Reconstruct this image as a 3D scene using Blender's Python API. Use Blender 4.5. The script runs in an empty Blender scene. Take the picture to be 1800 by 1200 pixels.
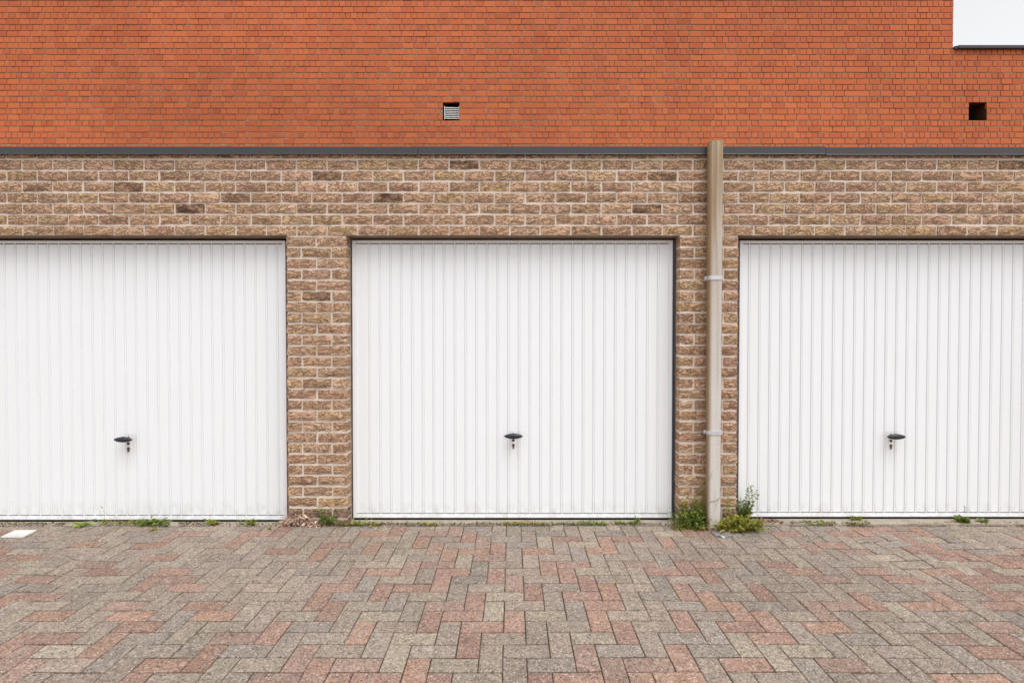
import bpy, math, random
from mathutils import Vector, noise as mnoise
R = math.radians
random.seed(7)
S = bpy.context.scene
COL = S.collection

# ------------------------------------------------------------------ camera
CAM = Vector((0.0, -4.13, 1.435))
PITCH = 0.955            # degrees, looking slightly down
FPX = 982.0              # focal length in pixels of the 1800 px wide photograph
cam_d = bpy.data.cameras.new('camera')
cam_d.sensor_width = 36.0
cam_d.lens = 36.0 * FPX / 1800.0
cam_d.clip_start = 0.05
cam_d.clip_end = 500.0
cam = bpy.data.objects.new('camera', cam_d)
COL.objects.link(cam)
cam.location = CAM
cam.rotation_euler = (R(90 - PITCH), 0, 0)
S.camera = cam

# ------------------------------------------------------------------ light
SUN_EL, SUN_ROT = 62.0, 145.0          # overcast: a broad soft glow behind the camera, to the right
w = bpy.data.worlds.new('World')
S.world = w
w.use_nodes = True
wn = w.node_tree
for n in list(wn.nodes):
    wn.nodes.remove(n)
sky = wn.nodes.new('ShaderNodeTexSky')
sky.sky_type = 'NISHITA'
sky.sun_disc = False
sky.sun_elevation = R(SUN_EL)
sky.sun_rotation = R(SUN_ROT)
sky.air_density = 4.0
sky.dust_density = 1.0
sky.ozone_density = 1.0
hs = wn.nodes.new('ShaderNodeHueSaturation')
hs.inputs['Saturation'].default_value = 0.0      # cloud cover: almost colourless
bg = wn.nodes.new('ShaderNodeBackground')
bg.inputs['Strength'].default_value = 0.14
wo = wn.nodes.new('ShaderNodeOutputWorld')
wn.links.new(sky.outputs[0], hs.inputs['Color'])
cloud = wn.nodes.new('ShaderNodeMix')
cloud.data_type, cloud.blend_type = 'RGBA', 'MULTIPLY'
cloud.inputs[0].default_value = 1.0
cloud.inputs[7].default_value = (0.965, 0.975, 1.0, 1.0)   # pale grey cloud
wn.links.new(hs.outputs[0], cloud.inputs[6])
wn.links.new(cloud.outputs[2], bg.inputs['Color'])
wn.links.new(bg.outputs[0], wo.inputs['Surface'])

sd = bpy.data.lights.new('sun', 'SUN')
sd.energy = 1.3
sd.angle = R(40)
sd.color = (1.0, 0.98, 0.955)
sun = bpy.data.objects.new('sun', sd)
COL.objects.link(sun)
_e, _r = R(SUN_EL), R(SUN_ROT)
to_sun = Vector((math.sin(_r) * math.cos(_e), math.cos(_r) * math.cos(_e), math.sin(_e)))
sun.rotation_euler = to_sun.to_track_quat('Z', 'Y').to_euler()
sun.location = to_sun * 30

vs = S.view_settings
vs.view_transform = 'Standard'
vs.look = 'None'
vs.gamma = 1.0
vs.use_curve_mapping = False
vs.exposure = 0.41
S.cycles.max_bounces = 8
S.cycles.diffuse_bounces = 5

# ------------------------------------------------------------------ helpers
_c, _s = math.cos(R(PITCH)), math.sin(R(PITCH))
FWD, UP = Vector((0, _c, -_s)), Vector((0, _s, _c))

def ray(px, py):
    return FWD + Vector((1, 0, 0)) * ((px - 900) / FPX) + UP * ((600 - py) / FPX)

def at(px, py, Y):
    """point of the plane y = Y that the photograph shows at px, py"""
    d = ray(px, py)
    return CAM + d * ((Y - CAM.y) / d.y)

def on_ground(px, py, z=0.0):
    d = ray(px, py)
    return CAM + d * ((z - CAM.z) / d.z)

def project(p):
    v = Vector(p) - CAM
    f = v.dot(FWD)
    return (900 + FPX * v.x / f, 600 - FPX * v.dot(UP) / f)

def lin(r, g, b):
    def f(c):
        c /= 255.0
        return c / 12.92 if c <= 0.04045 else ((c + 0.055) / 1.055) ** 2.4
    return (f(r), f(g), f(b), 1.0)

class MB:
    """collects polygons for one mesh"""
    def __init__(self):
        self.v, self.f, self.t, self.smooth = [], [], [], []
    def add(self, verts, faces, tint=None, smooth=False):
        o = len(self.v)
        self.v += [tuple(p) for p in verts]
        self.f += [tuple(i + o for i in f) for f in faces]
        self.t += [tint] * len(faces)
        self.smooth += [smooth] * len(faces)
    def box(self, x0, x1, y0, y1, z0, z1, tint=None):
        v = [(x0, y0, z0), (x1, y0, z0), (x1, y1, z0), (x0, y1, z0), (x0, y0, z1), (x1, y0, z1), (x1, y1, z1), (x0, y1, z1)]
        self.add(v, [(0, 3, 2, 1), (4, 5, 6, 7), (0, 1, 5, 4), (1, 2, 6, 5), (2, 3, 7, 6), (3, 0, 4, 7)], tint)
    def quad(self, a, b, c, d, tint=None):
        self.add([a, b, c, d], [(0, 1, 2, 3)], tint)
    def tube(self, pts, r0, r1=None, n=6, tint=None, caps=True):
        r1 = r0 if r1 is None else r1
        pts = [Vector(p) for p in pts]
        rings, m = [], len(pts)
        for i, p in enumerate(pts):
            d = (pts[min(i + 1, m - 1)] - pts[max(i - 1, 0)]).normalized()
            a = d.cross(Vector((0.31, 0.2, 0.93)))
            if a.length < 0.05:
                a = d.cross(Vector((1, 0, 0)))
            a.normalize()
            b = d.cross(a)
            r = r0 + (r1 - r0) * i / max(1, m - 1)
            rings.append([p + (a * math.cos(k * math.tau / n) + b * math.sin(k * math.tau / n)) * r for k in range(n)])
        v = [p for ring in rings for p in ring]
        f = []
        for i in range(m - 1):
            for k in range(n):
                f.append((i * n + k, i * n + (k + 1) % n, (i + 1) * n + (k + 1) % n, (i + 1) * n + k))
        if caps:
            f.append(tuple(range(n - 1, -1, -1)))
            f.append(tuple(range((m - 1) * n, m * n)))
        self.add(v, f, tint, True)
    def mesh(self, name, mat):
        me = bpy.data.meshes.new(name)
        me.from_pydata(self.v, [], self.f)
        me.materials.append(mat)
        if any(t is not None for t in self.t):
            ca = me.color_attributes.new('tint', 'FLOAT_COLOR', 'CORNER')
            buf = []
            for p, t in zip(me.polygons, self.t):
                t = t or (1, 1, 1, 1)
                buf += list(t) * p.loop_total
            ca.data.foreach_set('color', buf)
        me.polygons.foreach_set('use_smooth', self.smooth)
        me.update()
        return me
    def build(self, name, mat, parent=None, bevel=0.0):
        o = bpy.data.objects.new(name, self.mesh(name, mat))
        COL.objects.link(o)
        if parent:
            o.parent = parent
        if bevel:
            b = o.modifiers.new('bevel', 'BEVEL')
            b.width, b.segments, b.limit_method = bevel, 2, 'ANGLE'
        return o

def empty(name, loc=(0, 0, 0)):
    o = bpy.data.objects.new(name, None)
    o.empty_display_size = 0.1
    o.location = loc
    COL.objects.link(o)
    return o

def tag(o, label=None, cat=None, group=None, kind=None):
    if label: o['label'] = label
    if cat: o['category'] = cat
    if group: o['group'] = group
    if kind: o['kind'] = kind
    return o

class NT:
    """small node-tree writer"""
    def __init__(self, name, rough=0.8, spec=0.3):
        self.m = bpy.data.materials.new(name)
        self.m.use_nodes = True
        self.t = self.m.node_tree
        self.b = self.t.nodes['Principled BSDF']
        self.b.inputs['Roughness'].default_value = rough
        self.b.inputs['Specular IOR Level'].default_value = spec
    def n(self, typ, props=None, **inp):
        nd = self.t.nodes.new('ShaderNode' + typ)
        for k, v in (props or {}).items():
            setattr(nd, k, v)
        for k, v in inp.items():
            self.set(nd, k, v)
        return nd
    def set(self, nd, k, v):
        i = nd.inputs[int(k[1:])] if k[0] == '_' else nd.inputs[k.replace('_', ' ')]
        if hasattr(v, 'is_output'):
            self.t.links.new(v, i)
        else:
            i.default_value = v
    def noise(self, vec, scale, detail=4, rough=0.55, dist=0.0):
        nd = self.n('TexNoise', None, Scale=scale, Detail=detail, Roughness=rough, Distortion=dist)
        self.t.links.new(vec, nd.inputs['Vector'])
        return nd.outputs[0]
    def ramp(self, fac, a, b, va=0.0, vb=1.0):
        nd = self.n('MapRange', None, _0=fac, _1=a, _2=b, _3=va, _4=vb)
        return nd.outputs[0]
    def mix(self, fac, a, b, mode='MIX'):
        nd = self.n('Mix', {'data_type': 'RGBA', 'blend_type': mode}, _0=fac, _6=a, _7=b)
        return nd.outputs[2]
    def math(self, op, a, b=0.0):
        return self.n('Math', {'operation': op}, _0=a, _1=b).outputs[0]
    def grey(self, v):
        return self.n('CombineColor', None, _0=v, _1=v, _2=v).outputs[0]
    def scaled(self, vec, sx, sy, sz):
        return self.n('Mapping', None, Vector=vec, Scale=(sx, sy, sz)).outputs[0]
    def objcoord(self, per_object=False):
        v = self.n('TexCoord').outputs['Object']
        if per_object:
            rnd = self.n('ObjectInfo').outputs['Random']
            off = self.n('VectorMath', {'operation': 'SCALE'}, _0=(91.0, 37.0, 53.0))
            self.t.links.new(rnd, off.inputs['Scale'])
            v = self.n('VectorMath', {'operation': 'ADD'}, _0=v, _1=off.outputs[0]).outputs[0]
        return v
    def tint(self, per_object):
        if per_object:
            return self.n('ObjectInfo').outputs['Color']
        return self.n('Attribute', {'attribute_name': 'tint'}).outputs['Color']
    def out(self, color=None, height=None, strength=0.5, distance=0.01, rough=None):
        if color is not None:
            self.set(self.b, 'Base_Color', color)
        if rough is not None:
            self.set(self.b, 'Roughness', rough)
        if height is not None:
            bp = self.n('Bump', None, Strength=strength, Distance=distance, Height=height)
            self.t.links.new(bp.outputs[0], self.b.inputs['Normal'])
        return self.m

RECESS = 0.11
# ------------------------------------------------------------------ materials
def m_rough_brick(per_object):
    """hand-moulded buff brick: folded clay skin, sandy grain"""
    T = NT('buff_brick', 0.92, 0.15)
    v = T.objcoord(per_object)
    fold = T.noise(T.scaled(v, 8.5, 8.5, 21), 1.0, 2, 0.5, 2.6)
    fold2 = T.noise(T.scaled(v, 17, 17, 40), 1.0, 3, 0.55, 2.4)
    ridge = T.math('ABSOLUTE', T.math('SUBTRACT', fold, 0.5))            # creases
    crease = T.ramp(ridge, 0.0, 0.06, 0.0, 1.0)
    grain = T.noise(v, 260, 3, 0.7)
    c = T.tint(per_object)
    big = T.noise(v, 11, 3, 0.5)
    c = T.mix(T.ramp(big, 0.48, 0.75, 0.0, 0.45), c, T.mix(1.0, c, (0.66, 0.56, 0.50, 1), 'MULTIPLY'))
    c = T.mix(T.ramp(fold2, 0.52, 0.72, 0, 0.4), c, lin(214, 184, 158))  # pale patches: highlights on the folds put into the colour
    c = T.mix(T.ramp(crease, 0, 1, 0.46, 0.0), c, T.mix(1.0, c, (0.48, 0.40, 0.34, 1), 'MULTIPLY'))  # crease shading painted in as a darker colour
    burn = T.n('ObjectInfo').outputs['Alpha'] if per_object else T.n('Attribute', {'attribute_name': 'tint'}).outputs['Alpha']
    burn = T.math('MULTIPLY', T.math('SUBTRACT', 1.0, burn), T.ramp(T.noise(T.scaled(v, 9, 9, 16), 1.0, 3, 0.6, 0.8), 0.36, 0.60, 0.05, 1.0))
    c = T.mix(burn, c, lin(98, 72, 62))
    c = T.mix(1.0, c, T.grey(T.ramp(grain, 0.25, 0.75, 0.80, 1.17)), 'MULTIPLY')
    h = T.math('ADD', T.math('MULTIPLY', crease, 0.45), T.math('ADD', T.math('MULTIPLY', fold2, 0.6), T.math('MULTIPLY', grain, 0.06)))
    return T.out(c, h, 1.0, 0.03)

def m_mortar(name, col, dark, sc=1.0):
    T = NT(name, 0.95, 0.1)
    v = T.objcoord()
    g = T.noise(v, 180 * sc, 3, 0.7)
    b = T.noise(v, 3.0, 4, 0.6)
    c = T.mix(T.ramp(b, 0.35, 0.7), col, dark)
    c = T.mix(1.0, c, T.grey(T.ramp(g, 0.25, 0.75, 0.8, 1.15)), 'MULTIPLY')
    return T.out(c, g, 0.6, 0.004)

def m_red_brick(per_object):
    T = NT('red_brick', 0.85, 0.2)
    v = T.objcoord(per_object)
    g = T.noise(v, 90, 3, 0.7)
    b = T.noise(v, 14, 3, 0.6)
    c = T.tint(per_object)
    c = T.mix(T.ramp(b, 0.5, 0.8, 0, 0.3), c, T.mix(1.0, c, (0.62, 0.62, 0.75, 1), 'MULTIPLY'))
    c = T.mix(1.0, c, T.grey(T.ramp(g, 0.25, 0.75, 0.84, 1.14)), 'MULTIPLY')
    sp = T.n('TexVoronoi', None, Scale=16.0)
    T.t.links.new(v, sp.inputs['Vector'])
    c = T.mix(T.ramp(sp.outputs['Distance'], 0.06, 0.10, 0.55, 0.0), c, (0.05, 0.02, 0.015, 1))
    return T.out(c, g, 0.4, 0.004)

def m_paver(per_object):
    """weathered concrete paver: exposed grit, pits and small pale chips"""
    T = NT('concrete_paver', 0.9, 0.2)
    v = T.objcoord(per_object)
    worm = T.noise(v, 62, 3, 0.65, 1.6)
    grit = T.noise(v, 240, 2, 0.7)
    big = T.noise(v, 7, 4, 0.6)
    c = T.tint(per_object)
    c = T.mix(T.ramp(T.noise(v, 15, 3, 0.6, 0.7), 0.45, 0.75, 0.0, 0.55), c, lin(158, 146, 133))
    c = T.mix(T.ramp(big, 0.35, 0.7, 0.0, 0.5), c, T.mix(1.0, c, (0.72, 0.70, 0.67, 1), 'MULTIPLY'))
    c = T.mix(1.0, c, T.grey(T.ramp(worm, 0.30, 0.66, 0.36, 1.6)), 'MULTIPLY')
    c = T.mix(1.0, c, T.grey(T.ramp(grit, 0.25, 0.75, 0.62, 1.34)), 'MULTIPLY')
    vo = T.n('TexVoronoi', None, Scale=75.0)
    T.t.links.new(v, vo.inputs['Vector'])
    pick = T.math('GREATER_THAN', T.n('SeparateColor', None, _0=vo.outputs['Color']).outputs[0], 0.78)
    chip = T.math('MULTIPLY', pick, T.ramp(vo.outputs['Distance'], 0.18, 0.38, 0.85, 0.0))
    c = T.mix(chip, c, lin(214, 198, 184))
    pick2 = T.math('LESS_THAN', T.n('SeparateColor', None, _0=vo.outputs['Color']).outputs[1], 0.2)
    pit = T.math('MULTIPLY', pick2, T.ramp(vo.outputs['Distance'], 0.16, 0.36, 0.8, 0.0))
    c = T.mix(pit, c, lin(66, 58, 50))
    h = T.math('ADD', T.math('MULTIPLY', worm, 0.7), T.math('MULTIPLY', grit, 0.4))
    return T.out(c, h, 0.9, 0.008)

def m_tinted(name, rough=0.6, spec=0.3, sub=0.0):
    """colour per leaf from the tint attribute, with vein-like variation"""
    T = NT(name, rough, spec)
    v = T.objcoord()
    c = T.mix(1.0, T.tint(False), T.grey(T.ramp(T.noise(v, 140, 2), 0.3, 0.7, 0.8, 1.2)), 'MULTIPLY')
    if sub:
        tr = T.n('BsdfTranslucent', None, Color=c)
        mx = T.n('MixShader', None, _0=sub)
        T.t.links.new(T.b.outputs[0], mx.inputs[1])
        T.t.links.new(tr.outputs[0], mx.inputs[2])
        T.t.links.new(mx.outputs[0], T.t.nodes['Material Output'].inputs['Surface'])
    return T.out(c)

def m_plain(name, col, rough=0.5, spec=0.4, metal=0.0, var=0.12, scale=25, bump=0.0, stretch=(1, 1, 1)):
    T = NT(name, rough, spec)
    v = T.scaled(T.objcoord(), *stretch)
    n = T.noise(v, scale, 4, 0.6)
    c = T.mix(1.0, col, T.grey(T.ramp(n, 0.25, 0.75, 1 - var, 1 + var)), 'MULTIPLY')
    T.b.inputs['Metallic'].default_value = metal
    return T.out(c, n if bump else None, bump, 0.004)

def m_door():
    """white coated steel: faint vertical run marks and dust"""
    T = NT('white_door_steel', 0.42, 0.45)
    v = T.objcoord()
    run = T.noise(T.scaled(v, 60, 1, 1.2), 1.0, 3, 0.6)
    dust = T.noise(T.scaled(v, 6, 6, 3), 1.0, 5, 0.65)
    c = T.mix(T.ramp(run, 0.5, 0.8, 0, 0.22), (0.88, 0.895, 0.915, 1), (0.83, 0.84, 0.845, 1))
    c = T.mix(T.ramp(dust, 0.5, 0.8, 0, 0.25), c, (0.84, 0.84, 0.835, 1))
    sep = T.n('SeparateXYZ', None, _0=v)
    x, z = sep.outputs['X'], sep.outputs['Z']
    spl = T.noise(T.scaled(v, 22, 22, 14), 1.0, 5, 0.7)
    low = T.math('MULTIPLY', T.ramp(z, 0.02, 0.16, 0.75, 0.0), T.ramp(spl, 0.42, 0.68, 0.0, 0.8))      # rain splash along the bottom
    c = T.mix(low, c, (0.55, 0.49, 0.42, 1))
    drip = T.noise(T.scaled(v, 90, 1, 3), 1.0, 3, 0.6)
    for hx, hz in ((at(224, 780, RECESS).x, 0.66), (at(902.5, 780, RECESS).x, 0.68), (at(1568, 780, RECESS).x, 0.68)):
        dxh = T.math('ABSOLUTE', T.math('SUBTRACT', x, hx))
        m = T.math('MULTIPLY', T.ramp(dxh, 0.02, 0.085, 1.0, 0.0), T.math('MULTIPLY', T.ramp(z, hz - 0.30, hz - 0.03, 0.0, 0.8), T.ramp(z, hz - 0.01, hz + 0.005, 1.0, 0.0)))
        c = T.mix(T.math('MULTIPLY', m, T.ramp(drip, 0.40, 0.65, 0.0, 0.75)), c, (0.52, 0.46, 0.38, 1))   # grime run down from the handle
    return T.out(c, T.noise(v, 5, 2), 0.05, 0.01)

def m_pipe():
    """grey plastic downpipe with brown algae stain, strongest at the top and on the sides"""
    T = NT('stained_pipe', 0.5, 0.35)
    v = T.objcoord()
    sep = T.n('SeparateXYZ', None, _0=v)
    z, x = sep.outputs['Z'], sep.outputs['X']
    streak = T.noise(T.scaled(v, 30, 30, 0.8), 1.0, 3, 0.5)
    top = T.ramp(z, 1.0, 2.4, 0.0, 0.75)
    amt = T.math('ADD', T.math('MULTIPLY', top, T.ramp(streak, 0.3, 0.58, 0.25, 1.15)), T.ramp(streak, 0.56, 0.8, 0.0, 0.5))
    side = T.math('ADD', T.ramp(x, -0.048, -0.026, 0.95, 0.0), T.ramp(x, 0.034, 0.05, 0.0, 0.6))
    amt = T.math('ADD', amt, side)
    amt = T.n('Clamp', None, _0=amt).outputs[0]
    c = T.mix(amt, lin(207, 203, 197), lin(154, 128, 96))
    g = T.noise(v, 60, 3)
    c = T.mix(1.0, c, T.grey(T.ramp(g, 0.2, 0.8, 0.93, 1.06)), 'MULTIPLY')
    low = T.math('MULTIPLY', T.ramp(z, 0.0, 0.16, 0.6, 0.0), T.ramp(g, 0.3, 0.7, 0.3, 1.0))
    c = T.mix(low, c, lin(140, 122, 104))
    return T.out(c)

def m_concrete(name, col, sc=1.0):
    T = NT(name, 0.95, 0.15)
    v = T.objcoord()
    a = T.noise(v, 120 * sc, 3, 0.7)
    b = T.noise(v, 9 * sc, 5, 0.6)
    c = T.mix(T.ramp(b, 0.4, 0.7, 0, 0.7), col, tuple(k * 0.62 for k in col[:3]) + (1,))
    c = T.mix(1.0, c, T.grey(T.ramp(a, 0.25, 0.75, 0.75, 1.2)), 'MULTIPLY')
    return T.out(c, a, 0.5, 0.005)

M = dict(
    brick=m_rough_brick(True), brick_j=m_rough_brick(False),
    red=m_red_brick(True), red_j=m_red_brick(False),
    paver=m_paver(True), paver_j=m_paver(False),
    mortar=m_mortar('pale_mortar', lin(228, 214, 201), lin(210, 193, 178)),
    red_mortar=m_mortar('grey_mortar', lin(184, 168, 148), lin(118, 100, 86), 0.4),
    door=m_door(), pipe=m_pipe(),
    trim=m_plain('dark_grey_trim', lin(62, 61, 65), 0.45, 0.4, 0, 0.08, 6, 0, (1, 1, 1)),
    jamb=m_plain('grey_steel_jamb', lin(98, 102, 112), 0.4, 0.5, 0.3, 0.1, 8),
    gap_black=m_plain('shade_black', lin(18, 19, 23), 0.8, 0.1),  # near-black that stands in for shade in gaps
    black=m_plain('black_plastic', lin(40, 41, 47), 0.38, 0.5, 0, 0.1, 60),
    brass=m_plain('worn_brass', lin(112, 94, 76), 0.5, 0.4, 0.25, 0.3, 300),
    dark=m_plain('dark_slot', lin(30, 24, 20), 0.7, 0.2),
    galv=m_plain('galvanised_steel', lin(205, 205, 206), 0.45, 0.5, 0.35, 0.12, 60),
    lintel=m_plain('brown_lintel', lin(128, 108, 92), 0.8, 0.2, 0, 0.3, 14),
    sill=m_concrete('threshold_concrete', lin(176, 164, 148)),
    bed=m_concrete('joint_sand', lin(84, 71, 57)),
    ground=m_concrete('worn_paving', lin(140, 128, 117), 0.4),
    roof=m_plain('roof_felt', lin(70, 70, 72), 0.9, 0.2, 0, 0.3, 40, 0.4),
    louver=m_plain('pale_aluminium', lin(232, 229, 222), 0.45, 0.5, 0.0, 0.1, 30),
    leaf=m_tinted('weed_leaf', 0.55, 0.3, 0.3),
    dry=m_tinted('dry_leaf', 0.8, 0.15, 0.15),
    moss=m_tinted('moss', 0.9, 0.1, 0.1),
    stem=m_plain('weed_stem', lin(132, 132, 62), 0.7, 0.2),
    twig=m_plain('dry_twig', lin(150, 122, 92), 0.8, 0.2),
    tile=m_concrete('white_tile', lin(226, 222, 215), 0.6),
    scrap=m_tinted('plastic_scrap', 0.35, 0.5, 0.0),
)

# ------------------------------------------------------------------ ground: undulation, bed, pavers
PW, PL, JOINT = 0.105, 0.21, 0.0045
JOINT_Y = 0.0085

def bump_h(x, y):
    a = mnoise.noise(Vector((x * 0.9, y * 0.9, 3.1))) * 0.006
    k = math.exp(-((x - 3.1) / 1.0) ** 2 - ((y + 0.55) / 0.5) ** 2)
    a += k * mnoise.noise(Vector((x * 3.2, y * 3.2, 9.0))) * 0.022
    k = math.exp(-((x + 2.9) / 1.1) ** 2 - ((y + 0.6) / 0.5) ** 2)
    a += k * mnoise.noise(Vector((x * 2.6, y * 2.6, 5.0))) * 0.012
    return a

gm = MB()
gm.box(-150, 150, -260, 240, -0.6, -0.045)
ground = gm.build('ground', M['ground'])
tag(ground, 'worn paved ground around the garages', kind='structure')

pavement = MB()
nx, ny = 70, 24
gx0, gx1, gy0, gy1 = -6.3, 6.3, -4.6, 0.006
vv = [(gx0 + (gx1 - gx0) * i / nx, gy0 + (gy1 - gy0) * j / ny, 0) for j in range(ny + 1) for i in range(nx + 1)]
vv = [(x, y, bump_h(x, y) - 0.0065) for x, y, z in vv]
pavement.add(vv, [(j * (nx + 1) + i, j * (nx + 1) + i + 1, (j + 1) * (nx + 1) + i + 1, (j + 1) * (nx + 1) + i) for j in range(ny) for i in range(nx)], None, True)
pavement = tag(pavement.build('pavement', M['bed']), 'herringbone paved forecourt in grey and pink pavers', kind='structure')

PINKS = [(0, [(350,480),(640,405),(550,220),(950,225),(1060,310),(1120,410),(1190,465),(1250,520),(1000,545),(1050,625),(790,645),(1380,650),(820,725),(1430,720),(240,720),(880,800),(1160,765),(290,880),(690,1020),(1090,1070),(1390,1020),(880,1160),(110,980),(1650,240),(1780,890),(1340,155),(1150,190),(40,250),(120,305),(600,355),(370,585),(1750,145),(1740,180)]),
         (450, [(790,145),(980,115),(1210,150),(1380,150),(1480,160),(175,160),(510,225),(150,265),(400,290),(780,250),(1140,210),(1230,250),(1330,290),(1580,230),(1690,255),(1630,310),(1450,265),(1080,390),(1260,360),(870,415),(1360,415),(660,445),(540,530),(1070,530),(1280,500),(1690,445),(400,625),(860,560),(1310,655),(1530,625),(500,695),(1210,770),(1440,730),(1590,805),(100,850),(720,850),(1490,935),(280,1030),(690,1075),(1130,1110),(410,1115),(830,1165),(1290,1165)]),
         (900, [(385,185),(170,265),(590,265),(700,265),(660,205),(815,185),(1110,200),(1250,140),(1370,155),(430,360),(260,390),(390,440),(40,500),(150,560),(540,500),(920,360),(1080,410),(1260,390),(1420,360),(1430,440),(1250,560),(510,590),(690,560),(665,660),(1430,630),(1600,700),(1230,770),(635,770),(810,850),(40,770),(1640,810),(1750,560),(1780,740),(540,1030),(1210,1030),(1640,1080),(740,1110),(960,1080),(470,1165),(1150,1165),(900,1165),(1740,900)]),
         (1350, [(50,150),(470,150),(340,235),(500,210),(740,165),(890,150),(960,205),(780,95),(1010,125),(600,250),(1160,240),(1000,270),(1400,290),(1600,320),(1240,310),(130,360),(170,440),(640,430),(780,405),(530,470),(1060,470),(1190,440),(1350,480),(1600,560),(1560,400),(40,590),(750,620),(600,660),(1170,660),(1310,620),(400,690),(50,760),(450,810),(100,900),(1400,870),(1640,810),(1300,900),(1580,980),(540,1080),(1450,1165),(1700,660)])]

Y_ROW0 = on_ground(900, 932.5).y          # far edge of row 0
X_COL0 = -0.040                           # a column edge

def cell_of(x, y):
    return (math.floor((x - X_COL0) / PW), math.floor((Y_ROW0 - y) / PW))

def paver_key(i, j):
    t = (i - j + 2) % 4
    if t == 1: return (i - 1, j, 'h')
    if t == 0: return (i, j, 'h')
    if t == 3: return (i, j, 'v')
    return (i, j - 1, 'v')

pink_keys = set()
for off, pts in PINKS:
    for cx, cy in pts:
        g = on_ground(off + cx / 4, 900 + cy / 4)
        pink_keys.add(paver_key(*cell_of(g.x, g.y)))

def paver_tint(key, rnd, py):
    patch = 0.97 + 0.14 * mnoise.noise(Vector((key[0] * 0.13, key[1] * 0.17, 4.4)))
    if key in pink_keys or (py > 1190 and rnd.random() < 0.3) or (py > 5000 and rnd.random() < 0.35):
        base = rnd.choice([lin(177, 144, 128), lin(172, 139, 125), lin(179, 145, 127), lin(171, 144, 130)])
    else:
        base = rnd.choice([lin(170, 156, 143), lin(172, 157, 143), lin(176, 162, 145), lin(162, 150, 140), lin(173, 157, 142), lin(168, 152, 140), lin(173, 155, 141)])
    k = rnd.uniform(0.72, 0.91) * patch
    return tuple(c * k for c in base[:3]) + (1.0,)

def paver_geo(x0, x1, y0, y1, top=0.0, rnd=None):
    """chamfered block, open underneath"""
    c, dz, bot = 0.0035, 0.0028, -0.03
    j = lambda: rnd.uniform(-0.0012, 0.0012) if rnd else 0.0
    o = [(x0 + j(), y0 + j()), (x1 + j(), y0 + j()), (x1 + j(), y1 + j()), (x0 + j(), y1 + j())]
    s = [(1, 1), (-1, 1), (-1, -1), (1, -1)]
    v = [(x, y, bot) for x, y in o] + [(x, y, top - dz) for x, y in o] + [(x + a * c, y + b * c, top) for (x, y), (a, b) in zip(o, s)]
    f = [(8, 9, 10, 11)]
    for k in range(4):
        n = (k + 1) % 4
        f += [(k, n, n + 4, k + 4), (k + 4, n + 4, n + 8, k + 8)]
    return v, f

rp = random.Random(21)
hmesh, vmesh = [], []
for k in range(10):
    for lst, sx, sy in ((hmesh, PL, PW), (vmesh, PW, PL)):
        mb = MB()
        mb.add(*paver_geo(-sx / 2 + JOINT / 2, sx / 2 - JOINT / 2, -sy / 2 + JOINT_Y / 2, sy / 2 - JOINT_Y / 2, 0.0, rp))
        lst.append(mb.mesh('paver', M['paver']))

cells = []
for i in range(-58, 59):
    for j in range(-1, 42):
        key = paver_key(i, j)
        if key not in cells and key[0] > -58 and key[0] < 57:
            cells.append(key)
cells = list(dict.fromkeys(cells))
todo = []
for (i, j, o) in cells:
    x0 = X_COL0 + i * PW
    y1 = Y_ROW0 - j * PW
    x1, y0 = (x0 + PL, y1 - PW) if o == 'h' else (x0 + PW, y1 - PL)
    cut = False
    if y1 > 0.012:
        y1, cut = 0.012, True
    if y1 - y0 < 0.03:
        continue
    q = [project(p) for p in ((x0, y0, 0), (x1, y0, 0), (x1, y1, 0), (x0, y1, 0))]
    inside = all(-10 < a < 1810 and b < 1225 for a, b in q) and (y0 > CAM.y + 0.8)
    area = abs(sum(q[k][0] * q[(k + 1) % 4][1] - q[(k + 1) % 4][0] * q[k][1] for k in range(4))) / 2 if inside else 0
    todo.append((area, i, j, o, x0, x1, y0, y1, cut))
todo.sort(key=lambda t: -t[0])
rest = MB()
rp = random.Random(5)
n_single = 0
for area, i, j, o, x0, x1, y0, y1, cut in todo:
    cx, cy = (x0 + x1) / 2, (y0 + y1) / 2
    py = project((cx, cy, 0))[1] if cy > CAM.y + 0.5 else 9999
    t = paver_tint((i, j, o), rp, py if area else 9999)
    h = bump_h(cx, cy) + rp.uniform(-0.0012, 0.0012)
    ax = math.atan((bump_h(cx, cy + 0.05) - bump_h(cx, cy - 0.05)) / 0.1) + rp.gauss(0, 0.006)
    ay = -math.atan((bump_h(cx + 0.05, cy) - bump_h(cx - 0.05, cy)) / 0.1) + rp.gauss(0, 0.006)
    if area and not cut and n_single < 300:
        p = bpy.data.objects.new('paver', rp.choice(hmesh if o == 'h' else vmesh))
        p.location = (cx, cy, h)
        p.rotation_euler = (ax, ay, rp.gauss(0, 0.004))
        p.color = t
        p.parent = pavement
        COL.objects.link(p)
        n_single += 1
    else:
        v, f = paver_geo(x0 + JOINT / 2, x1 - JOINT / 2, y0 + JOINT_Y / 2, y1 - JOINT_Y / 2, 0.0, rp)
        v = [(x, y, z + h + ax * (y - cy) - ay * (x - cx)) for x, y, z in v]
        rest.add(v, f, t)
tag(rest.build('pavers', M['paver_j'], pavement), kind='stuff')

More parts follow.
